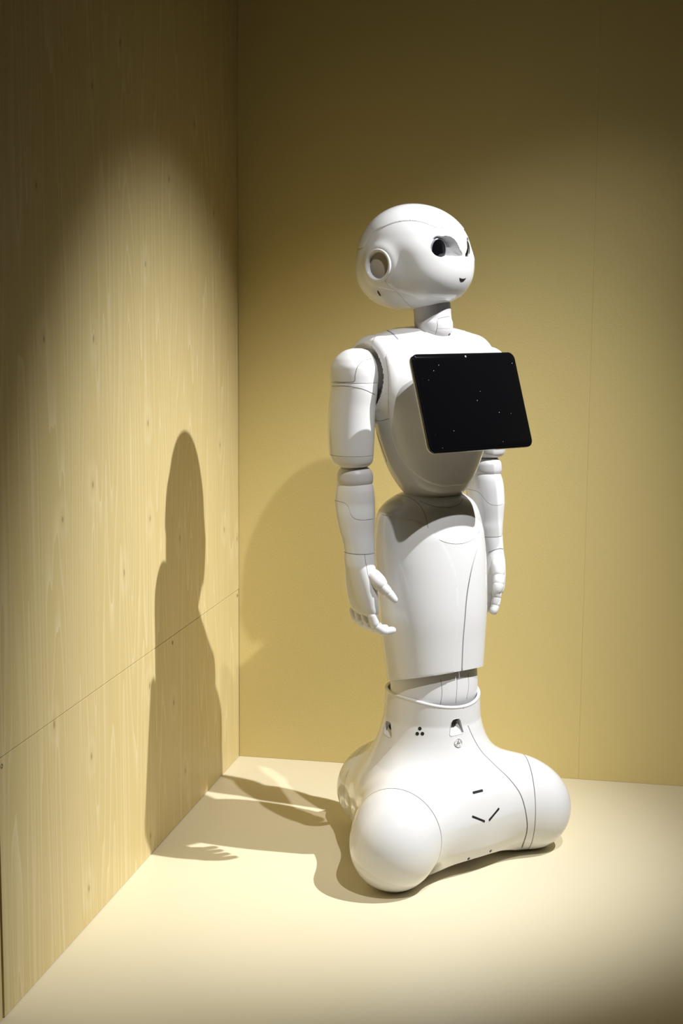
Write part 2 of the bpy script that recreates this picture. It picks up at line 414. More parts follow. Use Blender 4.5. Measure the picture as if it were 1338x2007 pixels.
# sensor windows: real openings cut through the shell
def poly_sdf(q, poly):
    d = np.full(len(q), 1e9); ins = np.zeros(len(q), bool); k = len(poly)
    for i in range(k):
        a, b = poly[i], poly[(i+1) % k]; e = b-a; w_ = q-a
        t = np.clip((w_@e)/(e@e), 0, 1); d = np.minimum(d, np.linalg.norm(w_-t[:, None]*e, axis=1))
        with np.errstate(divide='ignore', invalid='ignore'):
            c = ((a[1] > q[:, 1]) != (b[1] > q[:, 1])) & (q[:, 0] < (b[0]-a[0])*(q[:, 1]-a[1])/(b[1]-a[1])+a[0])
        ins ^= c
    return np.where(ins, -d, d)
PORTS = []
for px_pts, lens_px, lens_r in (
    ([(884, 1416), (887, 1411), (892, 1409), (899, 1408), (902, 1412), (905, 1424), (908, 1435), (905, 1438), (893, 1441), (883, 1443), (881, 1440), (882, 1428)], (890, 1417), .0062),
    ([(756.5, 1413), (761, 1413), (766, 1417), (767, 1428), (768, 1440), (767, 1445), (762, 1445), (755, 1440), (752, 1436), (753.5, 1424)], (762, 1424), .0052)):
    H = [hit(bB, x, y) for x, y in px_pts]
    if any(h[0] is None for h in H): print('port miss'); continue
    A = np.array([h[0] for h in H]); n = np.mean([h[1] for h in H], 0); n /= np.linalg.norm(n); c = A.mean(0)
    u = np.cross((0, 0, 1), n); u /= np.linalg.norm(u); v_ = np.cross(n, u)
    q = np.stack([(V-c)@u, (V-c)@v_], 1); poly = np.stack([(A-c)@u, (A-c)@v_], 1)
    dd = poly_sdf(q, poly); far = ((V-c)@n < -.03) | (np.linalg.norm(V-c, axis=1) > .05); dd[far] = .05
    (V, F), _ = split(V, F, -dd, gap=0, lip=.009)
    PORTS.append((A, n, c, u, v_, poly, lens_px, lens_r))
# lobe caps
def lobe_g(V, L_, s0):
    d = L_[:2]/np.linalg.norm(L_[:2]); s = V[:, :2]@d-(np.linalg.norm(L_[:2])+s0)
    side = V[:, 0]*-d[1]+V[:, 1]*d[0]
    g = s.copy(); g[np.abs(side) > .13] = -.1
    return g
rest = (V, F)
for L_, s0 in ((LA_, -.014), (LB_, -.012), (LC_, -.012)):
    g = lobe_g(rest[0], L_, s0)
    rest, cap_ = split(rest[0], rest[1], g, gap=.0008, lip=.004)
    o = link('wheel_cover', *cap_, WHITE, base, sharp=50)
V, F = rest
thS = np.interp(V[:, 2], zt[:, 0], zt[:, 1]); rr = np.hypot(V[:, 0], V[:, 1])
th_ = theta(V)
g = (th_-thS)*rr
front_, back_ = split(V, F, g, gap=.0009, lip=.004)
link('front_cover', *front_, WHITE, base, sharp=50)
link('rear_cover', *back_, WHITE, base, sharp=50)
for L_ in (LA_, LB_, LC_):
    d = np.array([L_[0], L_[1], 0])/np.linalg.norm(L_[:2]); c_ = L_*np.array([.92, .92, 1]); c_[2] = .034
    side = np.array([-d[1], d[0], 0])
    v, f = lathe([(.001, -.018), (.030, -.018), (.034, -.014), (.034, .014), (.030, .018), (.001, .018)], d, c_, 32)
    link('wheel', v, f, RUBBER, base, sharp=50)
link('undertray', *lathe([(.001, .020), (.11, .020), (.115, .024), (.115, .05), (.001, .05)], (0, 0, 1), (0, 0, 0), 60), RUBBER, base)
# rounded rim
th = np.linspace(0, 2*np.pi, 72, endpoint=False)
rimP = []
for t in th:
    d = np.array([math.sin(t), -math.cos(t), 0])
    zr = rimz(.085*math.cos(t)); h = bB.ray_cast(Vector(d*.3+np.array([0, 0, zr-.004])), Vector(-d))
    q = np.array(h[0])-d*.0024; q[2] = zr-.0005; rimP.append(q)
rimP = np.array(rimP+rimP[:1])
v, f = sweep(rimP, .0032, n=10, steps=1, cap=False); link('rim', v, f, WHITE, base)
def decal(bvh, c, ux, uy, outline, m, name, parent, depth=.0008, lift=.0003):
    """small flat part laid on a surface: outline in (u,v) metres about the hit at pixel-free local point c."""
    p, n = c; n = n/np.linalg.norm(n)
    u = np.array(ux, float); u = u-n*(u@n); u /= np.linalg.norm(u); v_ = np.cross(n, u)
    k = len(outline); top = [p+n*lift+u*a+v_*b for a, b in outline]; bot = [q-n*depth for q in top]
    Vv = np.array(top+bot); Ff = [tuple(range(k))]+[tuple(range(2*k-1, k-1, -1))]+[(i, i+k, (i+1) % k+k, (i+1) % k) for i in range(k)]
    return link(name, Vv, Ff, m, parent, smooth=False)
def slot(bvh, p0, p1, wpx, m=DARK, name='sensor_slot', parent=None):
    a, na = hit(bvh, *p0); b, nb = hit(bvh, *p1)
    if a is None or b is None: print('slot miss', p0); return
    c = (a+b)/2; c_, n_ = hit(bvh, (p0[0]+p1[0])/2, (p0[1]+p1[1])/2)
    L = np.linalg.norm(b-a)/2; w_ = wpx
    out = [(-L, -w_), (L, -w_), (L, w_), (-L, w_)]
    N = 6; K = []
    for sx, cx in ((1, L-w_*.6), (-1, -L+w_*.6)):
        for t in np.linspace(-90, 90, N): K.append((cx+sx*w_*.6*math.cos(math.radians(t)), sx*w_*math.sin(math.radians(t))))
    return decal(bvh, (c_, n_), b-a, None, K, m, name, parent)
for A, n, c, u, v_, poly, lens_px, lens_r in PORTS:
    v0, v1 = poly[:, 1].min(), poly[:, 1].max(); k = len(A)
    dep = .0012+.0095*(poly[:, 1]-v0)/(v1-v0)
    flo = A-n*dep[:, None]; Vv = np.concatenate([A+(A-c)*.12-n*.0005, flo, flo-n*.002]); Vv[:k] = flo+(A-c)*.10
    Ff = [tuple(range(k, 2*k))]+[(i, (i+1) % k, k+(i+1) % k, k+i) for i in range(k)]
    sw = link('sensor_window', Vv, Ff, WHITE, base, smooth=False)
    vv, ff = sweep(np.vstack([A, A[:1]])+n*.0001, .0006, n=6, steps=1, cap=False); link('window_frame', vv, ff, GREYJ, sw)
    lp, ln = hit(bB, *lens_px); tiltn = n-np.array([0, 0, .35]); tiltn /= np.linalg.norm(tiltn)
    vv, ff = lathe([(.0001, .0004), (lens_r*.5, .0008), (lens_r*.55, .0020), (lens_r*.95, .0020), (lens_r, .0014), (lens_r, -.010)], tiltn, lp-n*.0045, 24)
    link('lens', vv, ff, DARK, sw, label='dark sensor lens in the base window')
slot(bB, (926, 1554), (946, 1549), .0022, parent=base)
slot(bB, (925, 1600), (950, 1610), .0018, parent=base)
slot(bB, (958, 1608), (978, 1584), .0018, parent=base)
def disc(bvh, x, y, r, m, name, parent, lift=.0003, n=20, depth=.0008):
    p, nn_ = hit(bvh, x, y)
    if p is None: print('disc miss', x, y); return
    K = [(r*math.cos(t), r*math.sin(t)) for t in np.linspace(0, 2*np.pi, n, endpoint=False)]
    return decal(bvh, (p, nn_), (0, 0, 1) if abs(nn_[2]) < .9 else (1, 0, 0), None, K, m, name, parent, depth, lift)
for x, y in ((822.5, 1428), (817.5, 1438), (827.5, 1438)): disc(bB, x, y, .0032, DARK, 'sensor_hole', base)
for x, y in ((918, 1683), (961, 1668)): disc(bB, x, y, .0028, DARK, 'sensor_hole', base)
disc(bB, 897.5, 1456, .0078, SEAML, 'push_button', base, lift=.0008)
p_, n_ = hit(bB, 897.5, 1456)
v, f = sweep([p_+n_*.0012+.0078*(math.cos(t)*np.cross(n_, (0, 0, 1))+math.sin(t)*np.cross(n_, np.cross(n_, (0, 0, 1)))) for t in np.linspace(0, 2*np.pi, 25)], .0004, n=6, steps=1, cap=False)
link('button_ring', v, f, GREYJ, base)
e1 = np.cross(n_, (0, 0, 1)); e1 /= np.linalg.norm(e1); e2 = np.cross(n_, e1)
bits = []
for r_, a0, a1 in ((.0054, 10, 60), (.0054, 90, 130), (.0054, 160, 215), (.0054, 240, 275), (.0054, 300, 345), (.0028, 0, 70), (.0028, 120, 200), (.0028, 240, 310)):
    bits.append(sweep([p_+n_*.0012+r_*(math.cos(math.radians(t))*e1+math.sin(math.radians(t))*e2) for t in np.linspace(a0, a1, 7)], .00035, n=5, steps=1))
for a in range(0, 360, 60):
    bits.append(sweep([p_+n_*.0012+r_*(math.cos(math.radians(a))*e1+math.sin(math.radians(a))*e2) for r_ in (.0008, .0024)], .0003, n=5, steps=1))
link('button_grille', *merge(*bits), SEAM, base)

# ---- knee and skirt
knee = link('knee', *loft([(.262, 0, .004, .074, .058, .060), (.285, 0, .004, .082, .066, .066), (.305, 0, .005, .0845, .069, .068), (.335, 0, .003, .0845, .069, .068), (.37, 0, .0, .080, .065, .065)], 24, 72), SATIN, robot, label='pale satin knee section')
Vk, Fk = loft([(.262, 0, .004, .074, .058, .060), (.285, 0, .004, .082, .066, .066), (.305, 0, .005, .0845, .069, .068), (.335, 0, .003, .0845, .069, .068), (.37, 0, .0, .080, .065, .065)], 24, 72)
bK = bv(Vk, Fk)
for q in ([(863, 1331), (866, 1355), (863, 1380)], [(895, 1326), (895, 1350), (893, 1377)], [(917, 1320), (918, 1345), (914, 1370)]):
    seam(bK, q, knee, r=.0004)
SK = [(.300, 0, .010, .088, .070, .070), (.319, 0, .008, .0895, .073, .071), (.352, 0, .005, .0935, .0755, .073), (.399, 0, .001, .099, .079, .076), (.446, 0, -.002, .1035, .082, .079),
      (.492, 0, -.0066, .1065, .084, .080), (.539, 0, -.0117, .1075, .085, .081), (.585, 0, -.016, .1045, .084, .080), (.612, 0, -.018, .100, .080, .077), (.631, 0, -.019, .094, .076, .072), (.645, 0, -.0165, .083, .068, .065), (.656, 0, -.014, .066, .056, .055), (.664, 0, -.012, .046, .041, .042), (.669, 0, -.012, .02, .02, .02)]
V, F = loft(SK, 130, 144, expo=2.15)
# tilted lower hem
gz = (.3335+.26*(-V[:, 1]))-V[:, 2]
(V, F), _ = split(V, F, gz, gap=0, lip=.005)
bS = bv(V, F)
rr = np.hypot(V[:, 0], V[:, 1]+.01); th_ = np.arctan2(V[:, 0], -V[:, 1]+.01)
def seam_theta(bvh, pts):
    zt = []
    for x, y in smooth2d(pts):
        p, n = hit(bvh, x, y)
        if p is not None: zt.append((p[2], np.arctan2(p[0], -p[1]+.01)))
    return np.array(sorted(zt))
# the pale Y-shaped strip's edge on the robot's right side, mirrored to the left
zs = seam_theta(bS, [(740, 1008), (765, 1008), (795, 1014), (830, 1030), (858, 1056), (879, 1090), (893, 1130), (897, 1170), (896, 1220), (892, 1270), (888, 1326)])
print('strip', zs[0], zs[-1])
zq = seam_theta(bS, [(946, 1036), (942, 1052), (936, 1072), (924, 1115), (915, 1165), (911, 1210), (907, 1260), (904.5, 1324)])
tA = np.interp(V[:, 2], zs[:, 0], zs[:, 1]); tB = np.interp(V[:, 2], zq[:, 0], zq[:, 1])
gA = (tA-th_)*rr; gA[V[:, 2] > zs[-1, 0]] = -.05; gA[th_ > tA+2.6] = -.05
gA = np.where(V[:, 1] > .03, np.where(V[:, 2] < zs[-1, 0], np.maximum(gA, .01), gA), gA)
main_, sideA = split(V, F, np.where(th_ > 0, -.05, gA), gap=.0, lip=.001)
Vm, Fm = main_; rm = np.hypot(Vm[:, 0], Vm[:, 1]+.01); tm = np.arctan2(Vm[:, 0], -Vm[:, 1]+.01)
tB = np.interp(Vm[:, 2], zq[:, 0], zq[:, 1]); gB = (tm-tB)*rm; gB[Vm[:, 2] > zq[-1, 0]] = -.05
strip_, sideB = split(Vm, Fm, gB, gap=.0011, lip=.005)
skirt = link('leg_shell', *strip_, WHITE, robot, sharp=50)
nA = vnormals(*sideA); sideA = (sideA[0]+nA*.0007, sideA[1])
link('side_panel', *sideA, WHITE, skirt, sharp=50); link('side_panel', *sideB, WHITE, skirt, sharp=50)
# front crease (open pleat) and hip oval
seam(bS, [(946, 1010), (943, 1035), (930, 1053), (908, 1064), (880, 1064), (855, 1054), (838, 1036)], skirt, r=.0005, m=SEAML, lift=.0002, name='hip_seam')
seam(bS, [(946, 1018), (944, 1034), (936, 1046)], skirt, r=.0005, name='hip_seam')
seam(bS, [(776, 970), (800, 974), (820, 988), (832, 1008), (839, 1036)], skirt, r=.0004, name='hip_seam')
seam(bS, [(822, 982), (850, 992), (880, 994), (900, 988), (906, 978)], skirt, r=.0004, name='hip_seam')
# inner hem so the shell reads as hollow, with small latch notches
# ---- waist joint
link('waist_joint', *loft([(.630, 0, -.012, .040, .036, .036), (.655, 0, -.01, .044, .040, .040), (.672, 0, -.008, .044, .040, .040), (.69, 0, -.008, .036, .034, .034)], 14, 40), DARK, robot)

# ---- torso
TK = [(.6500, 0, -.006, .018, .016, .016), (.6515, 0, -.006, .032, .028, .028), (.656, 0, -.006, .0445, .039, .038), (.663, 0, -.006, .054, .047, .046), (.677, 0, -.0065, .0655, .056, .055), (.695, 0, -.009, .0765, .064, .063), (.722, 0, -.011, .0885, .073, .071), (.767, 0, -.010, .1045, .081, .080),
      (.813, 0, -.009, .1145, .084, .086), (.855, 0, -.012, .1185, .080, .088), (.89, 0, -.016, .1190, .072, .086), (.912, 0, -.020, .1150, .063, .080), (.930, 0, -.024, .105, .050, .068), (.941, 0, -.028, .090, .040, .055), (.948, 0, -.032, .073, .031, .044), (.953, 0, -.036, .052, .022, .033), (.955, 0, -.038, .025, .012, .016)]
TKs = cr_interp(TK, 400)
RC = P(0, -.046, .866)
def torso_sdf(p):
    z = p[:, 2]; k = [np.interp(z, TKs[:, 0], TKs[:, q]) for q in range(6)]
    l = p[:, 0]; f = -p[:, 1]-k[2]; b = np.where(f > 0, k[4], k[5])
    rho = (np.abs(l/k[3])**2.25+np.abs(f/b)**2.25)**(1/2.25)
    d = (rho-1)*np.minimum(k[3], b)*.9
    d = np.maximum(d, z-.955); d = np.maximum(d, .650-z)
    # shoulder yokes: rounded discs facing sideways
    dr = np.hypot((p[:, 1]-RC[1])/1.0, (z-RC[2]-.001)/1.03)-.0700; da = np.abs(l)-.1235
    q = np.maximum(dr+.012, 0); w_ = np.maximum(da+.012, 0)
    disc_ = np.hypot(q, w_)+np.minimum(np.maximum(dr+.012, da+.012), 0)-.012
    d = smin(d, disc_, .022)
    # the socket they surround
    pit = np.maximum(dr+.0135, .113-np.abs(l))
    return np.maximum(d, -pit)
cTt = P(0, -.02, .835)
V, F = star(cTt, ray_R(torso_sdf, cTt, .26), 300, 400)
bT = bv(V, F)
# bib: the raised chest panel
th_ = np.arctan2(V[:, 0], -V[:, 1]-.0); 
bib = smooth2d([(757, 700), (762, 740), (763, 800), (768, 850), (782, 890), (806, 922), (838, 944), (872, 953), (900, 951), (918, 944)])
bz = []
for x, y in bib:
    p, n = hit(bT, x, y)
    if p is not None: bz.append(p)
bz = np.array(bz); i0 = int(np.argmin(bz[:, 2])); bz = bz[:i0+1]
print('bib', bz[0], bz[-1])
order = np.argsort(bz[:, 2]); tb = np.abs(np.arctan2(bz[:, 0], -bz[:, 1]))[order]; zb = bz[order, 2]
thB = np.interp(V[:, 2], zb, tb)
g = (np.abs(th_)-thB)*np.hypot(V[:, 0], V[:, 1]); g[V[:, 2] < zb[0]] = .03
# near the lowest point blend with height so the panel closes in a curve
g = np.where(V[:, 2] < zb[0]+.004, np.maximum(g, zb[0]-V[:, 2]), g)
g[V[:, 1] > 0.02] = .05

chest_, torso_ = split(V, F, g, gap=.0002, lip=.0015)
torso = link('torso', *torso_, WHITE, robot, sharp=50)
Vc, Fc = chest_; n_ = vnormals(Vc, Fc); Vc = Vc+n_*.0014
link('chest_panel', Vc, Fc, WHITE, torso, sharp=50)
# shoulder arches round the arm sockets
for s in (-1, 1):
    cen = P(s*.112, -.046, .867); n = np.array([s, 0, 0])
    v, f = lathe([(.044, .000), (.0545, .000), (.0560, .0035), (.0550, .0065), (.0525, .0075), (.0505, .0060), (.049, .001), (.044, -.001)], n, cen, 72)
    link('shoulder_ring', v, f[:-2], SATIN, torso, sharp=60)
    v, f = lathe([(.001, -.004), (.0495, -.004), (.0495, .0006), (.001, .0006)], n, cen, 48)
    link('arm_socket', v, f, DARK, torso, label='dark gap behind the shoulder')
# light strips on the shoulders, lower side seam
seam(bT, [(741, 645), (756, 647), (769, 654), (780, 665)], torso, r=.0018, m=LILAC, lift=-.0008, name='shoulder_light')
seam(bT, [(922, 641), (932, 649), (938, 657)], torso, r=.0010, m=LILAC, lift=-.0004, name='shoulder_light')
seam(bT, [(731, 822), (745, 825), (764, 820)], torso, r=.0004)
seam(bT, [(886, 636), (905, 645), (918, 660), (924, 685)], torso, r=.0006, m=SEAML, lift=.0002)
seam(bT, [(735, 840), (748, 878), (758, 905)], torso, r=.0005)
# latch at the waist
for x, y in ((797, 968), (806, 973)):
    p, n = hit(bT, x, y)
    if p is not None:
        q = P(0, 0, 0)+p
        box('waist_latch', (q[0]-.004, q[1]-.004, q[2]-.012), (q[0]+.004, q[1]+.004, q[2]-.002), SATIN, torso, bev=.001)

# ---- neck
v, f = loft([(.9290, 0, -.010, .008, .008, .010), (.9320, 0, -.010, .019, .019, .020), (.939, 0, -.010, .0280, .0280, .0290), (.950, 0, -.011, .0330, .0330, .0335), (.962, 0, -.013, .0340, .0340, .0340), (.970, 0, -.015, .0328, .0328, .0325), (.99, 0, -.018, .0330, .0330, .0330), (1.0, 0, -.02, .033, .033, .033)], 40, 56)
neck = link('neck', v, f, GREYJ, robot, label='pale grey neck joint')
bN = bv(v, f)
seam(bN, [(856, 627), (857, 640), (852, 659)], neck, r=.0004); seam(bN, [(857, 625), (868, 622), (880, 620)], neck, r=.0004)
seam(bN, [(857, 644), (882, 644)], neck, r=.0002)
disc(bN, 880, 656, .0028, DARK, 'screw_hole', neck)

# ---- head
HY = math.radians(14)                                    # the head is turned to the robot's left
hf = np.array([math.sin(HY), -math.cos(HY), 0]); hl = np.array([math.cos(HY), math.sin(HY), 0])
HC0 = P(-.009, -.014, 1.0745)-hf*.040
def head_R(D):
    x = D@hl; y = D@hf; z = D[:, 2]
    a = .0915; b = np.where(y > 0, .1130, .0990); c = np.where(z > 0, .0925, .0920)
    tt = np.clip(.5-z*1.3, 0, 1); n = 2.0+.45*tt*tt*(3-2*tt)
    r = (np.abs(x/a)**n+np.abs(y/b)**n+np.abs(z/c)**n)**(-1/n)
    p = D*r[:, None]; X, Y, Z = p@hl, p@hf, p[:, 2]; aX = np.abs(X)
    # ear boss
    de = np.hypot(Y, Z+.015); r = r+np.where(aX > .03, .0045*np.exp(-(np.maximum(de-.027, 0)/.012)**2), 0)
    # hollow between ear and cheek, running under the cheek
    hx = np.hypot((Y-.048)/.020, (Z+.018+.35*(Y-.048))/.030); r = r-np.where(aX > .02, .0030*np.exp(-hx**2), 0)
    # jaw set back under the face mask
    edge = -.050-.020*np.clip((Y+.0)/.09, 0, 1)**.8
    t = np.clip((edge-Z)/.003, 0, 1); r = r-.0022*t*t*(3-2*t)*np.clip((.095-Y)/.03, 0, 1)*np.clip((Y+.01)/.02, 0, 1)
    # eye hollows: round at the outer end, tapering towards the nose
    p = D*r[:, None]; X, Y, Z = p@hl, p@hf, p[:, 2]; aX = np.abs(X)
    q = np.stack([aX, Z], -1)
    def cone(A, B, ra, rb):
        A = np.array(A); B = np.array(B); ba = B-A; h = np.clip(((q-A)@ba)/(ba@ba), 0, 1)
        return np.linalg.norm(q-A-h[:, None]*ba, axis=1)-(ra+(rb-ra)*h)
    d = smin(cone([.0405, .0150], [.031, .0175], .0205, .0175), cone([.031, .0165], [.0085, .0035], .0165, .0045), .004)
    fl = .0835+.022*np.clip(1-(aX-.004)/.020, 0, 1)
    fl = np.minimum(fl, Y)
    wall = np.clip(-d/.0022, 0, 1); wall = wall*wall*(3-2*wall)
    soft = np.clip(-d/.010, 0, 1); soft = soft*soft*(3-2*soft)
    low = np.clip((.008-Z)/.014, 0, 1)
    wgt = np.where(Y > .03, wall*(1-low)+soft*low, 0)
    newY = Y+(fl-Y)*wgt
    r = r*np.where(Y > .03, newY/np.maximum(Y, 1e-6), 1)
    # sockets for the ear discs
    p = D*r[:, None]; X, Y, Z = p@hl, p@hf, p[:, 2]; aX = np.abs(X); de = np.hypot(Y, Z+.015)
    t = np.clip((.0262-de)/.002, 0, 1)*(aX > .04); r = r*(1-t)+t*np.minimum(r, r*.084/np.maximum(aX, .05))
    return r
V, F = star(HC0, head_R, 340, 520)
bH = bv(V, F)
def hl_coords(v): d = v-HC0; return d@hl, d@hf, d[..., 2]
cs = []
for x, y in smooth2d([(712, 484), (722, 466), (735, 453), (749, 446), (775, 436), (801, 432.5), (826, 435), (843, 441), (858, 446), (880, 446), (901, 443)]):
    p, n = hit(bH, x, y)
    if p is not None:
        X, Y, Z = hl_coords(p); cs.append((abs(math.atan2(X, Y)), Z))
cs = np.array(sorted(cs)); print('crown', cs[0], cs[len(cs)//2], cs[-1])
X, Y, Z = hl_coords(V); az = np.abs(np.arctan2(X, Y))
zc = np.interp(az, cs[:, 0], cs[:, 1]); g = Z-zc
face_, crown_ = split(V, F, g, gap=.00035, lip=.0015)
Vc, Fc = crown_; crown_ = (Vc+vnormals(Vc, Fc)*.0012, Fc)
head = link('crown_cap', *crown_, WHITE, robot, sharp=50); head.name = 'head'
head.data.name = 'head'
# rear shell behind the ears
V, F = face_; X, Y, Z = hl_coords(V)
bs_ = []
for q in ([(749, 446), (744, 462), (736, 480), (735, 492)], [(762, 561), (778, 573), (792, 588), (803, 600), (813, 611)]):
    for x, y in smooth2d(q):
        p, n = hit(bH, x, y)
        if p is not None:
            a, b, c = hl_coords(p); bs_.append((c, b))
bs_ = np.array(sorted(bs_)); print('rear', bs_[0], bs_[-1])
yb = np.interp(Z, bs_[:, 0], bs_[:, 1])
rear_, mask_ = split(V, F, Y-yb, gap=.0003, lip=.0015)
link('face_mask', *mask_, WHITE, head, sharp=50)
link('rear_shell', *rear_, WHITE, head, sharp=50)
# ears, eyes, mouth, forehead camera
for s in (-1, 1):
    c = HC0+hl*s*.0925+np.array([0, 0, -.015]); ax = hl*s
    v, f = lathe([(.0265, -.010), (.0285, .0022), (.0278, .0040), (.0258, .0046), (.0236, .0036), (.0226, .0000), (.0222, -.006)], ax, c, 56)
    ear = link('ear', v, f[:-2], WHITE, head, sharp=70)
    v, f = lathe([(.0001, .0005), (.008, .0004), (.016, -.0006), (.0226, -.003), (.0226, -.006), (.0001, -.006)], ax, c-ax*.001, 56)
    link('speaker_grille', v, f, EARG, ear, label='round grey speaker grille in the ear')
    v, f = lathe([(.0285, 0), (.0291, .0007), (.0297, 0), (.0291, -.0007)], ax, c+ax*.0008, 56)
    ec = HC0+hl*s*.0392+hf*.0868+np.array([0, 0, .0120])
    axe = hf*.975+hl*s*.20+np.array([0, 0, .0]); axe /= np.linalg.norm(axe)
    v, f = lathe([(.0195, -.004), (.0195, .0010), (.0185, .0022), (.0172, .0022), (.0168, .0012), (.0168, -.003)], axe, ec, 48)
    v = (v-ec); v = v-np.outer(v@hl, hl)*.10+ec
    eye = link('eye', v, f, CHROME, head, sharp=50, label='round black eye with a grey rim')
    v, f = lathe([(.0001, .0042), (.005, .0039), (.010, .0031), (.0145, .0018), (.0170, .0008), (.0170, -.002)], axe, ec, 48)
    v = (v-ec); v = v-np.outer(v@hl, hl)*.10+ec
    link('pupil', v, f, BLACK, eye)
# mouth: a short smile-shaped opening
def on_head(dx, dz):
    d = hf*.3+HC0+hl*dx+np.array([0, 0, dz]); r = bH.ray_cast(Vector(d), Vector(-hf)); return np.array(r[0]), np.array(r[1])
K = 14; up_ = []; lo_ = []
for t in np.linspace(-1, 1, K):
    xx = t*.0098+.004
    a, n = on_head(xx, -.0365+.0016*t*t); b, n2 = on_head(xx, -.0365+.0016*t*t-.0052*(1-t*t)**.7-.0001)
    up_.append(a+n*.0004); lo_.append(b+n2*.0004)
Vv = np.array(up_+lo_+[p-hf*.002 for p in up_]+[p-hf*.002 for p in lo_]); Ff = []
for i in range(K-1): Ff += [(i, i+1, K+i+1, K+i), (2*K+i, 3*K+i, 3*K+i+1, 2*K+i+1), (i, 2*K+i, 2*K+i+1, i+1), (K+i, K+i+1, 3*K+i+1, 3*K+i)]
link('mouth', Vv, Ff, DARK, head)
disc(bH, 880.5, 435.5, .0028, GREYJ, 'forehead_camera', head, lift=.0006); disc(bH, 880.5, 435.5, .0018, DARK, 'forehead_camera_lens', head, lift=.001)
v = None
K = [(.0022*math.cos(t), .0062*math.sin(t)) for t in np.linspace(0, 2*np.pi, 18, endpoint=False)]
p, n = hit(bH, 742.5, 575)
if p is not None: decal(bH, (p, n), np.cross((0, 0, 1), n), None, K, DARK, 'screw_hole', head)
seam(bH, [(786, 404.5), (800, 402), (812, 403), (814, 408), (808, 411), (792, 411)], head, r=.0004, m=GREYJ, name='touch_sensor')

# ---- tablet
tc_ = P(-.011, .112, .8320); tilt = math.radians(19.5)
tx = np.array([1., 0, 0]); ty = np.array([0, math.sin(tilt), math.cos(tilt)])           # up axis leans back
tn = np.cross(tx, ty)   # outward
if tn[1] > 0: tn = -tn
def rrect(w, h, r, n=8):
    K = []
    for sx, sy, a0 in ((1, 1, 0), (-1, 1, 90), (-1, -1, 180), (1, -1, 270)):
        for t in np.linspace(a0, a0+90, n): K.append((sx*(w/2-r)+r*math.cos(math.radians(t)), sy*(h/2-r)+r*math.sin(math.radians(t))))
    return K
def slab(name, w, h, r, levels, m, parent, label=None):
    V = []; 
    for ins, d in levels:
        for a, b in rrect(w-2*ins, h-2*ins, max(r-ins, .001)): V.append(tc_+tx*a+ty*b+tn*d)
    k = 32; F = grid_faces(len(levels), k); F.append(tuple(range(k))[::-1]); F.append(tuple((len(levels)-1)*k+j for j in range(k)))
    return link(name, V, F, m, parent, sharp=35, label=label)
TW, TH_ = .228, .170
tab = slab('tablet', TW, TH_, .013, [(.004, -.011), (.001, -.010), (0, -.0085), (0, -.005)], SATIN, robot, label='chest tablet with pale back and black front')
slab('black_frame', TW+.0004, TH_+.0004, .0132, [(0, -.0055), (0, -.001), (.0015, .0005), (.003, .0008)], BLACK, tab)
slab('screen', TW-.008, TH_-.008, .009, [(0, .0002), (0, .0010), (.0004, .0012)], DUST, tab, label='switched-off black screen')
cc = tc_+ty*(TH_/2-.0065)+tn*.0012+tx*.002
link('camera_lens', *lathe([(.0001, .0003), (.0012, .0003), (.0018, 0), (.0018, -.001)], tn, cc, 16), CHROME, tab)
# mount behind the tablet
v, f = sweep([tc_-tn*.010-ty*.0+np.array([0, 0, 0]), tc_-tn*.05], .034, n=32, steps=1, cap=False); link('tablet_mount', v, f, SATIN, tab)

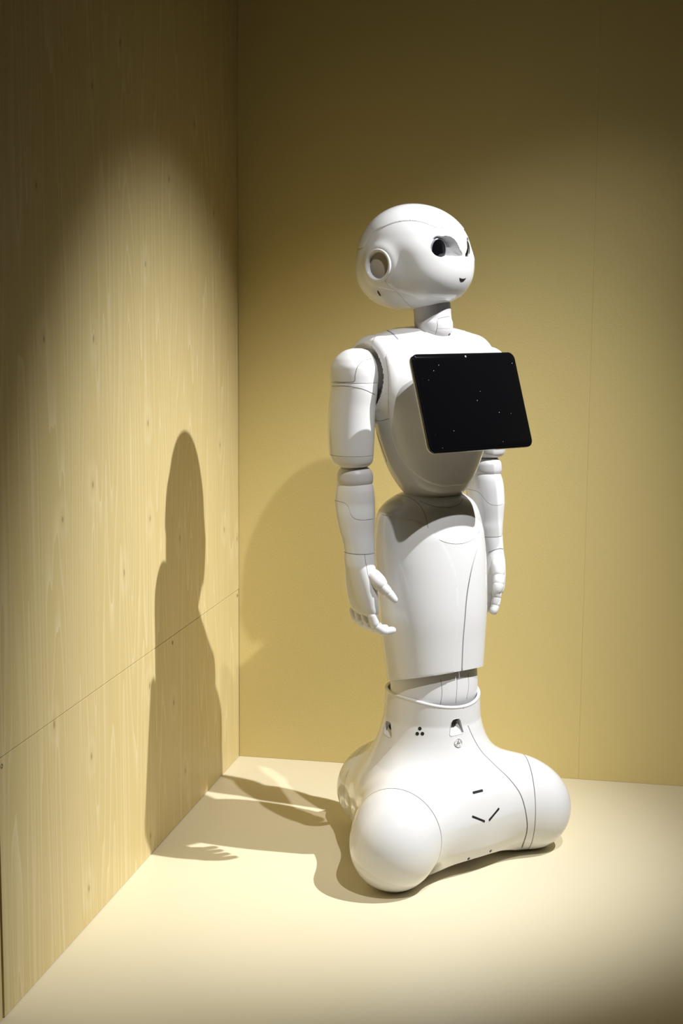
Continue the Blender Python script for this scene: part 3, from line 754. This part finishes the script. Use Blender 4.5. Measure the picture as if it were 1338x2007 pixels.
# ---- arms
ARM = dict()
def arm(s):
    z0 = lambda K: [(z, s*l, f, a, bf, bb) for z, l, f, a, bf, bb in K]
    def lo(K, nr=40, ns=56, e=2.15): return loft(z0(K), nr, ns, expo=e)
    L0, F0 = .150, -.042
    # shoulder cap
    v, f = lo([(.8608, L0, F0, .0385, .0430, .0430), (.866, L0, F0, .0388, .0432, .0432), (.873, L0, F0, .0390, .0434, .0434), (.885, L0, F0, .0385, .0425, .0425), (.898, L0-.001, F0, .034, .037, .037), (.908, L0-.003, F0, .027, .029, .029), (.915, L0-.005, F0, .018, .019, .019), (.918, L0-.006, F0, .008, .008, .008)])
    shoulder = link('shoulder', v, f, SATIN, robot)
    bSh = bv(v, f)
    if s < 0:
        seam(bSh, [(655, 748), (675, 749), (694, 747), (696, 735), (701, 718), (712, 707), (728, 703)], shoulder, r=.0005)
    link('shoulder_axle', *lathe([(.001, 0), (.030, 0), (.032, .004), (.032, .03), (.001, .03)], (s, 0, 0), P(s*.108, F0+.004, .872), 32), GREYJ, shoulder)
    # upper arm
    v, f = lo([(.7105, L0+.002, F0, .006, .006, .006), (.7125, L0+.002, F0, .020, .020, .020), (.7165, L0+.002, F0, .029, .030, .030), (.724, L0+.002, F0-.001, .0345, .0365, .0365), (.738, L0+.003, F0-.002, .0370, .0395, .0395), (.775, L0+.003, F0-.003, .0385, .0415, .0415), (.817, L0+.002, F0-.002, .0385, .042, .042), (.850, L0, F0, .0385, .043, .043), (.8595, L0, F0, .0385, .0430, .0430), (.8603, L0, F0, .038, .0425, .0425)], 70)
    zc = -v[:, 1]-F0
    (lower, upper) = split(v, f, v[:, 2]-(.735+.03*zc*0), gap=.0003, lip=.0015)
    ua = link('upper_arm', *upper, WHITE, robot, sharp=50)
    if s < 0:
        bU = bv(v, f); seam(bU, [(650, 757), (668, 756), (690, 758), (712, 763), (734, 773)], ua, r=.0005)
    link('arm_cuff', *lower, WHITE, ua, sharp=50)
    # elbow ball
    v, f = lo([(.676, L0-.002, F0+.002, .024, .025, .025), (.683, L0-.002, F0+.002, .0285, .030, .029), (.692, L0-.002, F0+.002, .0305, .0325, .031), (.702, L0-.002, F0+.002, .0298, .0315, .0305), (.709, L0-.002, F0+.002, .0265, .028, .027), (.713, L0-.002, F0+.002, .022, .023, .022)], 24)
    el = link('elbow', v, f, GREYJ, robot)
    # forearm
    dl, df = (.017, .029) if s < 0 else (0, 0)
    hx, hy = L0-.001+dl*.75, F0+.014+df*.75
    v, f = lo([(.5705, hx, hy, .0245, .0290, .0280), (.585, hx-dl*.15, hy-.002-df*.15, .0262, .0305, .0290), (.600, L0+dl*.45, F0+.009+df*.45, .0283, .0325, .0310), (.632, L0+dl*.2, F0+.005+df*.2, .0322, .0370, .0350), (.655, L0-.001, F0+.002, .0333, .0385, .036), (.672, L0-.002, F0+.001, .0318, .0370, .0345), (.684, L0-.003, F0, .0295, .0335, .033), (.6865, L0-.003, F0, .028, .032, .0315)], 60)
    fz = -v[:, 1]-F0
    (low_, up_) = split(v, f, v[:, 2]-(.6555-.0145*(1+np.tanh((fz-.030)/.009))), gap=.0003, lip=.0015)
    fa = link('forearm', *low_, WHITE, robot, sharp=50)
    link('elbow_cuff', *up_, WHITE, fa, sharp=50)
    # hand
    def Q(l, f, z): return P(s*(l+dl), f+df, z)
    HK = [(.4630, .146, -.012, .009, .020, .020), (.4655, .146, -.0125, .0125, .027, .028), (.471, .147, -.014, .0150, .0315, .0330), (.482, .148, -.017, .0172, .0350, .0365), (.500, .1495, -.020, .0190, .0365, .0370), (.522, .1505, -.023, .0205, .0355, .0350), (.545, .150, -.027, .0225, .0325, .0300)]
    v, f = lo([(z, l+dl, q+df, a, b, c) for z, l, q, a, b, c in HK]+[(.5695, hx, hy, .0245, .0288, .0278)], 60, 56, 2.3)
    hand = link('hand', v, f, WHITE, robot, sharp=50); f_hand = f
    if s < 0:
        seam(bv(v, f), [(713, 1079), (716, 1100), (722, 1130), (728, 1142)], hand, r=.0004)
        pass
    def finger(path, rad, nm='finger', lab=None):
        parts = []; n = len(path)
        for i in range(n-1):
            a, b = np.array(path[i]), np.array(path[i+1]); d = b-a; L = np.linalg.norm(d); u = d/L
            r0, r1 = rad[i]; last = i == n-2
            e0 = a+u*min(r0*.25, L*.2); e1 = b-u*(min(r1, L*.45) if last else min(r1*.35, L*.25))
            parts.append(sweep([e0, (e0+e1)/2, e1], [r0*.96, (r0+r1)/2, r1], n=16, steps=3))
            if not last: parts.append(sweep([b-u*.002, b+u*.002], [min(r1, rad[i+1][0])*.78]*2, n=14, steps=1))
        return link(nm, *merge(*parts), WHITE, hand, sharp=60, label=lab)
    if s < 0:
        roots = [(.149, .009), (.1515, -.0085), (.1525, -.026), (.1520, -.042)]
        for k, (l, f) in enumerate(roots):
            q = .0012*k; t = .0003*k
            finger([Q(l, f, .468), Q(l-.004, f+.004, .4485+q), Q(l-.018, f+.010, .4375+q), Q(l-.040, f+.015, .4390+q)], [(.0092-t, .0090-t), (.0088-t, .0084-t), (.0080-t, .0062)])
        finger([Q(.145, .000, .535), Q(.137, .018, .519), Q(.129, .028, .506), Q(.118, .037, .490)], [(.0148, .0140), (.0100, .0094), (.0090, .0068)], 'thumb')
    else:
        roots = [(.141, .010), (.143, -.0085), (.144, -.0265), (.144, -.043)]
        for k, (l, f) in enumerate(roots):
            t = .0003*k
            finger([Q(l, f, .478), Q(l-.002, f+.002, .459), Q(l-.007, f+.004, .445), Q(l-.015, f+.006, .429+.002*k)], [(.0092-t, .0088-t), (.0088-t, .0086-t), (.0086-t, .0078)])
        finger([Q(.136, .014, .524), Q(.134, .022, .503), Q(.128, .029, .488), Q(.121, .032, .471)], [(.0122, .0118), (.0112, .0108), (.0108, .0090)], 'thumb')
        seam(bv(v, f_hand), [(957, 1083), (968, 1078), (980, 1075), (990, 1078), (994, 1084)], hand, r=.0006)
    return shoulder, ua, el, fa, hand
arm(-1); arm(1)
